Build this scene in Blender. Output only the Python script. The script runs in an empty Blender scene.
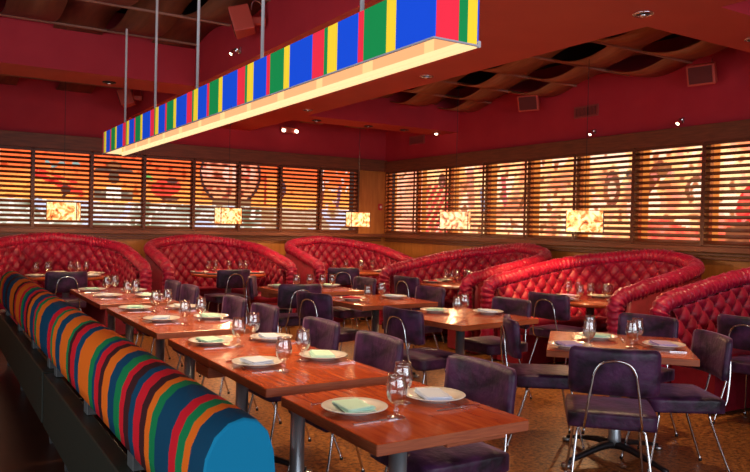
import bpy, bmesh, math, random
from mathutils import Vector, Matrix, noise
random.seed(7)
PI = math.pi
sc = bpy.context.scene
C = sc.collection
R = math.radians

# ------------------------------------------------------------------ camera
CH = 1.5
def camera():
    cd = bpy.data.cameras.new('camera'); co = bpy.data.objects.new('camera', cd); C.objects.link(co)
    y, p, r = R(31.8), R(-.77), R(1.3)
    fw = Vector((math.sin(y)*math.cos(p), math.cos(y)*math.cos(p), math.sin(p)))
    rt0 = Vector((math.cos(y), -math.sin(y), 0)); up0 = rt0.cross(fw)
    rt = math.cos(r)*rt0 + math.sin(r)*up0; up = math.cos(r)*up0 - math.sin(r)*rt0
    m = Matrix((rt, up, -fw)).transposed().to_4x4(); m.translation = (0, 0, CH)
    co.matrix_world = m
    cd.sensor_width = 36; cd.lens = 725*36/750; cd.clip_start = .05; cd.clip_end = 60
    cd.dof.use_dof = True; cd.dof.focus_distance = 3.9; cd.dof.aperture_fstop = 10
    sc.camera = co
camera()
vs = sc.view_settings
vs.view_transform = 'Standard'; vs.look = 'None'; vs.gamma = 1; vs.use_curve_mapping = False; vs.exposure = 0.12

# ------------------------------------------------------------------ materials
def mat(name, col, rough=.5, metal=0, sheen=0, sheen_col=(1,1,1), bump=0, bscale=60, var=0, vscale=8, col2=None, emis=0, emis_col=None, coat=0, spec=.5, stretch=None):
    m = bpy.data.materials.new(name); m.use_nodes = True
    nt = m.node_tree; b = nt.nodes['Principled BSDF']
    b.inputs['Base Color'].default_value = (*col, 1)
    b.inputs['Roughness'].default_value = rough; b.inputs['Metallic'].default_value = metal
    b.inputs['Specular IOR Level'].default_value = spec
    if sheen:
        b.inputs['Sheen Weight'].default_value = sheen; b.inputs['Sheen Tint'].default_value = (*sheen_col, 1); b.inputs['Sheen Roughness'].default_value = .4
    if coat:
        b.inputs['Coat Weight'].default_value = coat; b.inputs['Coat Roughness'].default_value = .08
    tc = nt.nodes.new('ShaderNodeTexCoord'); src = tc.outputs['Object']
    if stretch:
        mp = nt.nodes.new('ShaderNodeMapping'); mp.inputs['Scale'].default_value = stretch
        nt.links.new(src, mp.inputs['Vector']); src = mp.outputs['Vector']
    if bump:
        n = nt.nodes.new('ShaderNodeTexNoise'); n.inputs['Scale'].default_value = bscale; n.inputs['Detail'].default_value = 3
        nt.links.new(src, n.inputs['Vector'])
        bu = nt.nodes.new('ShaderNodeBump'); bu.inputs['Strength'].default_value = bump; bu.inputs['Distance'].default_value = .01
        nt.links.new(n.outputs['Fac'], bu.inputs['Height']); nt.links.new(bu.outputs['Normal'], b.inputs['Normal'])
    if col2:
        n = nt.nodes.new('ShaderNodeTexNoise'); n.inputs['Scale'].default_value = vscale; n.inputs['Detail'].default_value = 5
        nt.links.new(src, n.inputs['Vector'])
        cr = nt.nodes.new('ShaderNodeValToRGB'); cr.color_ramp.elements[0].position = .35; cr.color_ramp.elements[1].position = .65
        cr.color_ramp.elements[0].color = (*col, 1); cr.color_ramp.elements[1].color = (*col2, 1)
        nt.links.new(n.outputs['Fac'], cr.inputs['Fac']); nt.links.new(cr.outputs['Color'], b.inputs['Base Color'])
        if emis and emis_col is None: nt.links.new(cr.outputs['Color'], b.inputs['Emission Color'])
    if emis:
        if emis_col is not None or not col2:
            b.inputs['Emission Color'].default_value = (*(emis_col or col), 1)
        b.inputs['Emission Strength'].default_value = emis
    return m

def attr_mat(name, rough=.8, emis=0, bump=0, bscale=300, base=1.0, sheen=0):
    m = bpy.data.materials.new(name); m.use_nodes = True
    nt = m.node_tree; b = nt.nodes['Principled BSDF']
    a = nt.nodes.new('ShaderNodeAttribute'); a.attribute_name = 'dye'
    b.inputs['Roughness'].default_value = rough
    b.inputs['Specular IOR Level'].default_value = .2
    if base: nt.links.new(a.outputs['Color'], b.inputs['Base Color'])
    else:
        b.inputs['Base Color'].default_value = (.004, .003, .002, 1); b.inputs['Specular IOR Level'].default_value = .02
    if emis:
        nt.links.new(a.outputs['Color'], b.inputs['Emission Color']); b.inputs['Emission Strength'].default_value = emis
    if sheen: b.inputs['Sheen Weight'].default_value = sheen
    if bump:
        tc = nt.nodes.new('ShaderNodeTexCoord')
        n = nt.nodes.new('ShaderNodeTexNoise'); n.inputs['Scale'].default_value = bscale
        nt.links.new(tc.outputs['Object'], n.inputs['Vector'])
        bu = nt.nodes.new('ShaderNodeBump'); bu.inputs['Strength'].default_value = bump; bu.inputs['Distance'].default_value = .004
        nt.links.new(n.outputs['Fac'], bu.inputs['Height']); nt.links.new(bu.outputs['Normal'], b.inputs['Normal'])
    return m

M = {}
M['red_wall'] = mat('red_wall', (.52, .018, .034), .75, bump=.15, bscale=90, col2=(.56, .024, .040), vscale=3)
M['soffit'] = mat('soffit', (.58, .062, .028), .7, bump=.08, bscale=60, col2=(.62, .072, .032), vscale=2)
M['dark_void'] = mat('dark_void', (.02, .017, .017), .9)
M['header_wood'] = mat('header_wood', (.18, .05, .022), .5, bump=.1, bscale=30, col2=(.27, .075, .03), vscale=4, stretch=(1, 1, 12))
M['panel_wood'] = mat('panel_wood', (.50, .165, .030), .45, bump=.05, bscale=30, col2=(.60, .22, .045), vscale=3, stretch=(6, 6, 1))
M['slat_wood'] = mat('slat_wood', (.13, .034, .013), .45, col2=(.19, .05, .02), vscale=5, stretch=(1, 1, 20))
M['mullion_wood'] = mat('mullion_wood', (.52, .20, .05), .5)
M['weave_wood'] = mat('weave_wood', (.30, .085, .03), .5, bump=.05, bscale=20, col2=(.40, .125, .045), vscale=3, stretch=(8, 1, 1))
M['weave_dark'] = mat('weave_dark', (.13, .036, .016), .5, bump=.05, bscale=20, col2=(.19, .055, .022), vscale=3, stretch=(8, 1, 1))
M['rod_wood'] = mat('rod_wood', (.35, .13, .08), .5)
def table_wood(n, a, b_):
    return mat(n, a, .22, bump=.04, bscale=20, col2=b_, vscale=5, stretch=(9, 1, 1), coat=.35, spec=.5)
M['table_wood'] = table_wood('table_wood', (.40, .050, .010), (.56, .098, .018))
M['table_edge'] = mat('table_edge', (.36, .085, .035), .4, col2=(.48, .13, .05), vscale=6, stretch=(2, 2, 30))
M['round_wood'] = table_wood('round_wood', (.38, .07, .02), (.48, .10, .03))
M['steel'] = mat('steel', (.62, .62, .62), .16, 1)
M['column_metal'] = mat('column_metal', (.34, .38, .40), .35, .7)
M['base_metal'] = mat('base_metal', (.05, .05, .055), .35, .8)
M['glide'] = mat('glide', (.5, .5, .5), .3, 1)
def velvet(n, c, c2, sc_, sheen, ro=.55, bump=.5, bs=26):
    return mat(n, c, ro, sheen=sheen, sheen_col=sc_, bump=bump, bscale=bs, col2=c2, vscale=9, spec=.45)
M['red_velvet'] = velvet('red_velvet', (.22, .002, .020), (.34, .004, .034), (1, .25, .35), .30, .46, .4, 14)
M['red_roll'] = velvet('red_roll', (.30, .002, .026), (.46, .005, .046), (1, .3, .4), .5, .38, .6, 30)
M['red_shell'] = velvet('red_shell', (.20, .003, .012), (.27, .005, .018), (1, .25, .35), .4, .5, .3, 20)
M['purple_velvet'] = velvet('purple_velvet', (.008, .003, .011), (.078, .019, .076), (.85, .45, .85), .18, .45, .5, 22)  # crushed velvet, its patchy purple highlights put into the lighter colour
M['vinyl'] = mat('vinyl', (.020, .024, .017), .38, bump=.05, bscale=60)
M['seat_vinyl'] = mat('seat_vinyl', (.035, .036, .018), .4, bump=.05, bscale=60)
M['stub_metal'] = mat('stub_metal', (.12, .13, .13), .5, .5)
M['porcelain'] = mat('porcelain', (.80, .76, .70), .18, coat=.3)
for k, c in dict(mint=(.58, .86, .72), blue=(.66, .74, .90), lilac=(.56, .43, .72), red=(.62, .02, .04), cream=(.72, .68, .58), white=(.66, .68, .75)).items():
    M['linen_'+k] = mat('linen_'+k, c, .9, bump=.2, bscale=250)
M['speaker_red'] = mat('speaker_red', (.62, .075, .045), .5)
M['speaker_grille'] = mat('speaker_grille', (.16, .022, .018), .8, bump=.6, bscale=300)
M['black'] = mat('black', (.015, .013, .013), .5)
M['chrome'] = mat('chrome', (.8, .8, .82), .12, 1)
M['vent_paint'] = mat('vent_paint', (.38, .06, .05), .5)
M['grey_trim'] = mat('grey_trim', (.62, .60, .68), .5)
M['white_paint'] = mat('white_paint', (.75, .74, .76), .5)
M['lamp'] = mat('lamp', (1, .85, .6), .5, emis=7, emis_col=(1, .82, .55))
M['lamp_dim'] = mat('lamp_dim', (1, .9, .75), .5, emis=3, emis_col=(1, .85, .65))
M['sign_red'] = mat('sign_red', (.6, .01, .03), .5)
M['sign_white'] = mat('sign_white', (.85, .85, .85), .5)
M['stripe_cloth'] = attr_mat('stripe_cloth', .85, 0, bump=.25, bscale=420)
M['banner'] = attr_mat('banner', .8, .62)
M['liner'] = attr_mat('liner', .8, .9, base=0)
M['mural'] = attr_mat('mural', .8, 1.0, base=0)
M['lip'] = mat('lip', (.01, .008, .005), .6, spec=.05, emis=1.0, emis_col=(1.15, .78, .38))

def glass_mat():
    m = bpy.data.materials.new('clear_glass'); m.use_nodes = True; nt = m.node_tree
    for n in list(nt.nodes): nt.nodes.remove(n)
    out = nt.nodes.new('ShaderNodeOutputMaterial'); mx = nt.nodes.new('ShaderNodeMixShader')
    tr = nt.nodes.new('ShaderNodeBsdfTransparent'); tr.inputs[0].default_value = (.975, .975, .975, 1)
    mx2 = nt.nodes.new('ShaderNodeMixShader'); gl = nt.nodes.new('ShaderNodeBsdfGlossy'); gl.inputs['Roughness'].default_value = .03
    gs = nt.nodes.new('ShaderNodeBsdfGlass'); gs.inputs['Roughness'].default_value = 0; gs.inputs['IOR'].default_value = 1.45
    lw = nt.nodes.new('ShaderNodeLayerWeight'); lw.inputs['Blend'].default_value = .38
    mt = nt.nodes.new('ShaderNodeMath'); mt.operation = 'MULTIPLY_ADD'; mt.inputs[1].default_value = .6; mt.inputs[2].default_value = .10
    nt.links.new(lw.outputs['Facing'], mt.inputs[0]); nt.links.new(mt.outputs[0], mx2.inputs['Fac'])
    nt.links.new(tr.outputs[0], mx2.inputs[1]); nt.links.new(gl.outputs[0], mx2.inputs[2])
    mx.inputs['Fac'].default_value = .12
    nt.links.new(mx2.outputs[0], mx.inputs[1]); nt.links.new(gs.outputs[0], mx.inputs[2])
    nt.links.new(mx.outputs[0], out.inputs[0]); return m
M['glass'] = glass_mat()

def floor_mat():
    m = bpy.data.materials.new('speckled_floor'); m.use_nodes = True; nt = m.node_tree; b = nt.nodes['Principled BSDF']
    tc = nt.nodes.new('ShaderNodeTexCoord')
    n1 = nt.nodes.new('ShaderNodeTexNoise'); n1.inputs['Scale'].default_value = 30; n1.inputs['Detail'].default_value = 6; n1.inputs['Roughness'].default_value = .75
    n2 = nt.nodes.new('ShaderNodeTexNoise'); n2.inputs['Scale'].default_value = 3; n2.inputs['Detail'].default_value = 3
    v = nt.nodes.new('ShaderNodeTexVoronoi'); v.inputs['Scale'].default_value = 38
    for n in (n1, n2, v): nt.links.new(tc.outputs['Object'], n.inputs['Vector'])
    cr = nt.nodes.new('ShaderNodeValToRGB'); e = cr.color_ramp.elements
    e[0].position = .40; e[0].color = (.045, .011, .005, 1); e[1].position = .50; e[1].color = (.27, .095, .022, 1)
    e2 = e.new(.62); e2.color = (.46, .19, .045, 1)
    nt.links.new(n1.outputs['Fac'], cr.inputs['Fac'])
    cv = nt.nodes.new('ShaderNodeValToRGB'); cv.color_ramp.elements[0].position = .12; cv.color_ramp.elements[0].color = (.25, .22, .2, 1); cv.color_ramp.elements[1].position = .24; cv.color_ramp.elements[1].color = (1, 1, 1, 1)
    nt.links.new(v.outputs['Distance'], cv.inputs['Fac'])
    mm = nt.nodes.new('ShaderNodeMix'); mm.data_type = 'RGBA'; mm.blend_type = 'MULTIPLY'; mm.inputs['Factor'].default_value = .9
    nt.links.new(cr.outputs['Color'], mm.inputs['A']); nt.links.new(cv.outputs['Color'], mm.inputs['B'])
    nt.links.new(mm.outputs['Result'], b.inputs['Base Color'])
    b.inputs['Roughness'].default_value = .38
    return m
M['floor'] = floor_mat()
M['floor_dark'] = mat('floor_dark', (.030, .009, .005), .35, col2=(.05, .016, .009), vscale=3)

# ------------------------------------------------------------------ helpers
def link(name, bm, m, parent=None, smooth=False, loc=None, rot=None):
    me = bpy.data.meshes.new(name); bm.to_mesh(me); bm.free()
    for mm in (m if isinstance(m, (list, tuple)) else [m]): me.materials.append(mm)
    if smooth:
        for p in me.polygons: p.use_smooth = True
    o = bpy.data.objects.new(name, me); C.objects.link(o)
    if parent: o.parent = parent
    if loc: o.location = loc
    if rot: o.rotation_euler = rot
    return o
def tag(o, label, cat, group=None, kind=None):
    if label: o['label'] = label
    if cat: o['category'] = cat
    if group: o['group'] = group
    if kind: o['kind'] = kind
    return o
def empty(name, loc, rz=0, label=None, cat=None, group=None):
    o = bpy.data.objects.new(name, None); C.objects.link(o); o.empty_display_size = .1
    o.location = loc; o.rotation_euler = (0, 0, rz); tag(o, label, cat, group); return o
def struct(name, bm, m, smooth=False):
    o = link(name, bm, m, None, smooth); o['kind'] = 'structure'; return o
def kids(o): return [c for c in C.objects if c.parent == o]
def copy_tree(o, parent=None):
    c = o.copy(); C.objects.link(c)
    if parent: c.parent = parent
    for ch in kids(o): copy_tree(ch, c)
    return c
def BM(): return bmesh.new()
def box(bm, x0, x1, y0, y1, z0, z1, bev=0, seg=2, mtx=None):
    r = bmesh.ops.create_cube(bm, size=1)
    vs_ = r['verts']
    for v in vs_:
        v.co = Vector(((x0+x1)/2+v.co.x*(x1-x0), (y0+y1)/2+v.co.y*(y1-y0), (z0+z1)/2+v.co.z*(z1-z0)))
        if mtx: v.co = mtx @ v.co
    if bev:
        es = list({e for v in vs_ for e in v.link_edges})
        bmesh.ops.bevel(bm, geom=es, offset=bev, segments=seg, affect='EDGES', profile=.5)
    return vs_
def lathe(bm, prof, n=20, c=(0, 0, 0), cap=False):
    rings = []
    for r_, z in prof:
        if r_ < 1e-5: rings.append([bm.verts.new((c[0], c[1], c[2]+z))])
        else: rings.append([bm.verts.new((c[0]+r_*math.cos(2*PI*k/n), c[1]+r_*math.sin(2*PI*k/n), c[2]+z)) for k in range(n)])
    for a, b_ in zip(rings, rings[1:]):
        for k in range(n):
            k2 = (k+1) % n
            if len(a) == 1 and len(b_) == 1: continue
            if len(a) == 1: bm.faces.new((a[0], b_[k2], b_[k]))
            elif len(b_) == 1: bm.faces.new((a[k], a[k2], b_[0]))
            else: bm.faces.new((a[k], a[k2], b_[k2], b_[k]))
def catmull(P, sub):
    P = [Vector(p) for p in P]; out = []
    for i in range(len(P)-1):
        p0 = P[max(i-1, 0)]; p1 = P[i]; p2 = P[i+1]; p3 = P[min(i+2, len(P)-1)]
        for k in range(sub):
            t = k/sub
            out.append(.5*((2*p1)+(-p0+p2)*t+(2*p0-5*p1+4*p2-p3)*t*t+(-p0+3*p1-3*p2+p3)*t**3))
    out.append(P[-1]); return out
def tube(bm, path, rad, n=8, sub=0, cap=True):
    P = catmull(path, sub) if sub else [Vector(p) for p in path]
    up = Vector((0, 0, 1)); rings = []
    pn = None
    for i, p in enumerate(P):
        t = (P[min(i+1, len(P)-1)]-P[max(i-1, 0)]).normalized()
        if pn is None:
            a = up if abs(t.z) < .9 else Vector((0, 1, 0)); nrm = (a - t*a.dot(t)).normalized()
        else: nrm = (pn - t*pn.dot(t)).normalized()
        pn = nrm; bn = t.cross(nrm)
        r_ = rad(i/(len(P)-1)) if callable(rad) else rad
        rings.append([bm.verts.new(p+r_*(math.cos(2*PI*k/n)*nrm+math.sin(2*PI*k/n)*bn)) for k in range(n)])
    for a, b_ in zip(rings, rings[1:]):
        for k in range(n): bm.faces.new((a[k], b_[k], b_[(k+1) % n], a[(k+1) % n]))
    if cap:
        bm.faces.new(list(reversed(rings[0]))); bm.faces.new(rings[-1])
    return rings
def fixn(bm): bmesh.ops.recalc_face_normals(bm, faces=bm.faces)

divL = [.52, 1.30, 2.10, 2.87, 3.65, 4.42, 5.17, 5.94, 6.72]
divR = [11.37, 10.43, 9.51, 8.58, 7.66, 6.74, 5.81, 4.88, 3.95, 3.1]
YB, XR = 11.5, 7.33          # back wall and right wall planes
# ------------------------------------------------------------------ floor, walls, ceiling
bm = BM(); box(bm, 1.02, XR+.2, -3.2, YB+.2, -.1, 0); struct('floor', bm, M['floor'])
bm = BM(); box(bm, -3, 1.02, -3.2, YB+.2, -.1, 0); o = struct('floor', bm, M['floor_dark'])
# back wall
bm = BM(); box(bm, -3, XR+.5, YB, YB+.15, 0, 1.34); struct('wall_back', bm, M['panel_wood'])
bm = BM(); box(bm, -3, XR+.5, YB-.02, YB+.15, 2.73, 3.75); struct('wall_back', bm, M['red_wall'])
bm = BM(); box(bm, -3, 0.45, YB, YB+.15, 1.34, 2.73); struct('wall_back', bm, M['panel_wood'])
bm = BM(); box(bm, 6.74, XR+.1, YB-.03, YB+.15, 1.34, 2.52); struct('wall_back', bm, M['panel_wood'])
bm = BM(); box(bm, -3, XR, YB-.08, YB+.15, 2.52, 2.73, .004, 1); struct('trim_1', bm, M['header_wood'])
bm = BM(); box(bm, -3, XR, YB-.10, YB+.02, 1.30, 1.36, .004, 1); struct('trim_2', bm, M['header_wood'])
# right wall
bm = BM(); box(bm, XR, XR+.15, -1, YB+.1, 0, 1.34); struct('wall_right', bm, M['panel_wood'])
bm = BM(); box(bm, XR-.02, XR+.15, -1, YB+.1, 2.70, 3.75); struct('wall_right', bm, M['red_wall'])
bm = BM(); box(bm, XR, XR+.15, -1, 3.0, 1.34, 2.7); struct('wall_right', bm, M['panel_wood'])
bm = BM(); box(bm, XR-.08, XR+.15, -1, YB-.08, 2.51, 2.70, .004, 1); struct('trim_3', bm, M['header_wood'])
bm = BM(); box(bm, XR-.10, XR+.02, -1, YB-.1, 1.30, 1.36, .004, 1); struct('trim_4', bm, M['header_wood'])
# wall behind the camera with its window opening for daylight
bm = BM()
box(bm, -3, 7.4, -3.2, -3.05, 0, .9); box(bm, -3, 7.4, -3.2, -3.05, 2.6, 3.75); box(bm, -3, -1.5, -3.2, -3.05, .9, 2.6); box(bm, 6.2, 7.4, -3.2, -3.05, .9, 2.6)
struct('wall_front', bm, M['red_wall'])
# upper dark ceiling
bm = BM(); box(bm, -3, XR+.2, -3.2, YB+.2, 3.75, 3.85); struct('ceiling', bm, M['dark_void'])
# dropped soffits (red orange)
SX0, SX1, SZ = 2.58, 4.60, 3.05
def soffit(x0, x1, y0, y1, z1=3.74, name='ceiling'):
    bm = BM(); box(bm, x0, x1, y0, y1, SZ, z1); struct(name, bm, M['soffit'])
def soffit2(x0, x1, y0, y1):      # beam painted wall red on its sides, orange red beneath
    bm = BM(); box(bm, x0, x1, y0, y1, SZ, 3.74); bm.faces.ensure_lookup_table()
    bm.normal_update()
    for f in bm.faces:
        if abs(f.normal.z) < .5: f.material_index = 1
    struct('ceiling', bm, [M['soffit'], M['red_wall']])
soffit2(SX0, SX1, -3.0, YB-.02)
soffit2(-3, SX0, 8.15, 8.8)
soffit2(SX1, XR-.02, 9.3, 9.85)
soffit2(SX1, XR-.02, 3.0, 3.6)
soffit2(SX1, XR-.02, -3.0, .6)

# ------------------------------------------------------------------ woven ceiling
def woven(x0, x1, y0, y1, zc, amp, w, per, label):
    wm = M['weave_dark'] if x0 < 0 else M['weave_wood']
    root = empty('woven_ceiling_panel', ((x0+x1)/2, (y0+y1)/2, zc), 0, label, 'ceiling panel', 'woven wood ceiling panels')
    cx, cy = (x0+x1)/2, (y0+y1)/2
    n = max(1, round((x1-x0)/w)); ww = (x1-x0)/n
    for i in range(n):
        bm = BM(); a = x0+i*ww+.012-cx; b_ = x0+(i+1)*ww-.012-cx
        ph = PI*(i % 2); steps = int((y1-y0)/.09)+2; prev = None
        for k in range(steps+1):
            y = y0+(y1-y0)*k/steps; z = amp*math.sin(2*PI*(y)/per+ph)
            cur = [bm.verts.new((a, y-cy, z)), bm.verts.new((b_, y-cy, z)), bm.verts.new((b_, y-cy, z+.012)), bm.verts.new((a, y-cy, z+.012))]
            if prev:
                for q in range(4): bm.faces.new((prev[q], cur[q], cur[(q+1) % 4], prev[(q+1) % 4]))
            prev = cur
        fixn(bm); link('strip', bm, wm, root, True)
    y = math.ceil(y0/(per/2))*(per/2)
    while y < y1-.03:
        if y > y0+.03:
            bm = BM(); tube(bm, [(x0-cx+.01, y-cy, 0), (x1-cx-.01, y-cy, 0)], .018, 8); link('rod', bm, M['rod_wood'], root, True)
        y += per/2
    return root
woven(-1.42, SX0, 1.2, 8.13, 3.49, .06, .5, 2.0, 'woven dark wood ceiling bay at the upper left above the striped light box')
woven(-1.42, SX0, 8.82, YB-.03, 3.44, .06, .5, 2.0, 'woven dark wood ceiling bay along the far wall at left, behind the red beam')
woven(SX1, XR-.03, 3.62, 9.28, 3.42, .09, .455, 1.7, 'large woven reddish wood ceiling bay beside the right wall')
woven(SX1, XR-.03, 9.87, YB-.03, 3.40, .12, .455, 1.7, 'small woven wood ceiling bay in the far corner of the room')
woven(SX1, XR-.03, .62, 2.98, 3.45, .12, .455, 1.7, 'woven wood ceiling bay cut off at the top right corner')

# ------------------------------------------------------------------ murals behind the blinds; the far wall's hall lighting is put in as glow
def painter(name, w, h, fn, cell, loc, rot, label):
    nx, nz = int(w/cell), int(h/cell)
    bm = BM(); V = [[bm.verts.new((i*w/nx, 0, j*h/nz)) for i in range(nx+1)] for j in range(nz+1)]
    cols = []
    for j in range(nz):
        for i in range(nx):
            bm.faces.new((V[j][i], V[j][i+1], V[j+1][i+1], V[j+1][i]))
    me = bpy.data.meshes.new(name); bm.to_mesh(me); bm.free()
    at = me.color_attributes.new('dye', 'FLOAT_COLOR', 'POINT')
    for k, v in enumerate(me.vertices):
        c = fn(v.co.x, v.co.z); at.data[k].color = (*c, 1)
    me.materials.append(M['mural'])
    o = bpy.data.objects.new(name, me); C.objects.link(o); o.location = loc; o.rotation_euler = rot
    tag(o, label, 'mural'); return o
def mix(a, b_, t):
    t = max(0, min(1, t)); return tuple(x*(1-t)+y*t for x, y in zip(a, b_))
def seg_d(x, z, x0, z0, x1, z1):
    dx, dz = x1-x0, z1-z0; t = max(0, min(1, ((x-x0)*dx+(z-z0)*dz)/(dx*dx+dz*dz)))
    return math.hypot(x-x0-t*dx, z-z0-t*dz)
def back_mural(x, z):       # x is world X - 0.45, z is world Z - 1.36
    X = x+.45; Z = z+1.36
    n1 = noise.noise(Vector((X*2.2, Z*2.6, 1)))
    n2 = noise.noise(Vector((X*9, Z*9, 4)))
    if Z < 1.79+.02*n1:      # bright pale room behind, its light painted onto the glowing panel
        c = mix((.62, .60, .50), (.16, .16, .09), (n1+.15)*1.6)
        if n2 > .15: c = (.95, .85, .72)
        if X > 5.0: c = mix(c, (.55, .24, .06), .6)
        if int(X/.42+3*n1) % 5 == 0: c = mix(c, (.7, .75, 1.0), .7)
        return tuple(1.35*q for q in c)
    t = (Z-1.8)/.7
    c = mix((1.4, .55, .11), (1.05, .15, .04), t*1.15+.1+.4*n1)
    if X < .9: c = mix(c, (1.4, .9, .6), .5)
    # red aeroplane, diagonal, second panel
    if 1.3 < X < 2.1:
        if seg_d(X, Z, 1.36, 2.18, 2.02, 1.90) < .045 or seg_d(X, Z, 1.30, 2.27, 1.95, 2.06) < .022: c = (.85, .05, .03)
        if math.hypot(X-1.80, Z-1.95) < .07: c = (.10, .04, .03)
        if seg_d(X, Z, 1.76, 1.84, 1.84, 1.93) < .018: c = (.08, .04, .03)
        if abs(Z-2.33-.03*math.sin(X*30)) < .03 and 1.5 < X < 2.0 and n2 > -.1: c = (.25, .36, .32)
    # dark moustached figure with a wide hat, third panel
    if 2.15 < X < 2.85:
        if ((X-2.5)/.30)**2+((Z-2.28)/.045)**2 < 1: c = (.13, .07, .05)
        if ((X-2.5)/.12)**2+((Z-2.36)/.07)**2 < 1: c = (.35, .13, .05)
        if ((X-2.5)/.085)**2+((Z-2.17)/.10)**2 < 1: c = (.14, .08, .05)
        if abs(X-2.5) < .11 and 1.80 < Z < 2.02: c = (1.1, .95, .75)
        if (abs(X-2.3) < .09 or abs(X-2.70) < .09) and 1.80 < Z < 1.98: c = mix((.18, .14, .10), (.5, .35, .2), n2*3)
    # red chilli with green stalk, fourth panel
    if 2.95 < X < 3.6:
        if ((X-3.32-.3*(Z-2.05))/.24)**2+((Z-2.05)/.15)**2 < 1: c = (.95, .07, .04)
        if ((X-3.42)/.10)**2+((Z-2.17)/.05)**2 < 1: c = (.12, .05, .04)
        if seg_d(X, Z, 2.98, 2.24, 3.08, 2.18) < .035: c = (.15, .42, .09)
        if ((X-3.38)/.16)**2+((Z-1.88)/.04)**2 < 1: c = (.18, .08, .05)
    # large wheel across the fifth and sixth panels
    d = math.hypot(X-4.42, (Z-2.33))
    if d < .55:
        c = mix(c, (1.0, .42, .25), .6)
        a = math.atan2(Z-2.33, X-4.42)
        if d > .50: c = (.06, .03, .03)
        elif d > .16 and n2 > .12: c = (.55, .12, .06)
        if d < .15 and abs(X-4.42) > .03: c = (1.2, .6, .45)
        if ((X-4.0)/.10)**2+((Z-2.35)/.10)**2 < 1 or ((X-4.75)/.12)**2+((Z-2.36)/.10)**2 < 1: c = mix((1.2, .5, .35), (.7, .1, .05), n2*4)
    if 4.1 < X < 4.8 and Z < 1.92: c = (.32, .17, .08)
    # dark standing parrot shape
    if ((X-5.38)/.075)**2+((Z-2.12)/.14)**2 < 1: c = (.10, .05, .06)
    if seg_d(X, Z, 5.36, 2.0, 5.31, 1.86) < .03 or math.hypot(X-5.35, Z-2.27) < .05: c = (.14, .06, .05)
    if seg_d(X, Z, 5.05, 2.35, 5.05, 1.85) < .02: c = (.6, .06, .03)
    if X > 6.05:
        if seg_d(X, Z, 6.15, 1.85, 6.2, 2.25) < .04: c = (.28, .07, .05)
        if seg_d(X, Z, 6.5, 1.85, 6.55, 2.2) < .035: c = (.25, .10, .14)
        if n2 > .25: c = (1.0, .75, .65)
    c = mix(c, (c[0]*.5, c[1]*.3, c[2]*.3), (n2-.28)*3)
    return tuple(1.35*q for q in c)
painter('mural_panel', 6.3, 1.16, back_mural, .014, (.45, YB+.34, 1.36), (0, 0, 0), 'long orange and red painted mural lit up behind the blinds of the far left wall')
def right_mural(x, z):       # x runs from the far corner towards the camera
    Y = YB-.1-x; Z = z+1.36
    n1 = noise.noise(Vector((Y*1.3, Z*1.6, 11)))
    n2 = noise.noise(Vector((Y*8, Z*8, 14)))
    n3 = noise.noise(Vector((Y*3.4+Z*1.5, Z*3, 24)))
    c = mix((1.9, .85, .30), (2.0, 1.45, .80), .5+1.3*n1)
    if n3 > .12: c = mix(c, (1.7, .55, .28), (n3-.12)*4)
    if n3 < -.22: c = mix(c, (1.9, 1.5, 1.3), .8)
    if 10.45 < Y < 11.4: c = mix(c, (1.7, .75, .55), .7)
    if 9.5 < Y < 10.4:
        if abs(math.sin((Y*1.0+Z*.8)*16)) > .6 and Z < 2.25: c = (1.4, .16, .14)
        if ((Y-9.95)/.10)**2+((Z-2.3)/.13)**2 < 1: c = (.30, .12, .09)
    if seg_d(Y, Z, 9.2, 2.4, 9.15, 1.9) < .09: c = mix(c, (.9, .2, .18), .7)
    if seg_d(Y, Z, 8.9, 2.1, 8.85, 1.8) < .05: c = (.5, .55, .8)
    if seg_d(Y, Z, 8.4, 2.3, 8.35, 1.9) < .05: c = (1.0, .15, .2)
    if seg_d(Y, Z, 7.75, 2.35, 8.0, 1.85) < .035: c = (.5, .16, .06)
    # brown haired figure with a green stem
    if ((Y-6.33)/.13)**2+((Z-2.05)/.24)**2 < 1: c = (.42, .14, .08)
    if ((Y-6.33)/.07)**2+((Z-2.03)/.12)**2 < 1: c = (1.6, 1.1, .8)
    if ((Y-6.05)/.07)**2+((Z-2.23)/.05)**2 < 1 and n2 > -.1: c = (.12, .10, .10)
    if seg_d(Y, Z, 5.85, 2.0, 5.62, 2.28) < .09: c = (.45, .13, .07)
    if ((Y-5.95)/.14)**2+((Z-1.80)/.22)**2 < 1: c = (1.9, 1.55, 1.25)
    if abs(Y-6.0) < .035 and 1.40 < Z < 1.75: c = (.10, .35, .12)
    if ((Y-5.55)/.10)**2+((Z-2.25)/.09)**2 < 1: c = (.5, .2, .08)
    if 4.0 < Y < 5.9 and Z < 1.62+.06*math.sin(Y*7): c = mix((1.6, .35, .2), (1.5, .16, .14), n2*3+.4)
    d = math.hypot(Y-5.10, Z-2.0)
    if .12 < d < .17 and Z > 1.9: c = (.45, .17, .09)
    elif d < .13: c = (2.0, 1.6, 1.4)
    if n2 > .2 and 4.9 < Y < 5.3 and Z > 2.3: c = (1.5, .3, .3)
    # red robed figures at the near end
    if Y < 4.75:
        if ((Y-4.42)/.22)**2+((Z-1.75)/.30)**2 < 1: c = mix((1.3, .06, .07), (1.6, .3, .2), n2*3)
        if ((Y-4.4)/.09)**2+((Z-2.13)/.09)**2 < 1: c = (1.6, 1.0, .7)
        if abs(Z-2.36) < .05 and n2 > -.2 and Y < 4.5: c = (1.4, .12, .16)
        if n3 > .1 and Z < 1.7: c = (.35, .12, .06)
    if n2 > .27: c = mix(c, (.75, .28, .13), (n2-.27)*7)
    if n2 < -.34: c = mix(c, (1.6, .55, .5), .6)
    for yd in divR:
        if yd-.04 < Y < yd+.10: c = (.85, .30, .07)  # orange glow of the lit mullions, put into the mural colour
    return (.92*c[0], .74*c[1], .60*c[2])
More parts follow.
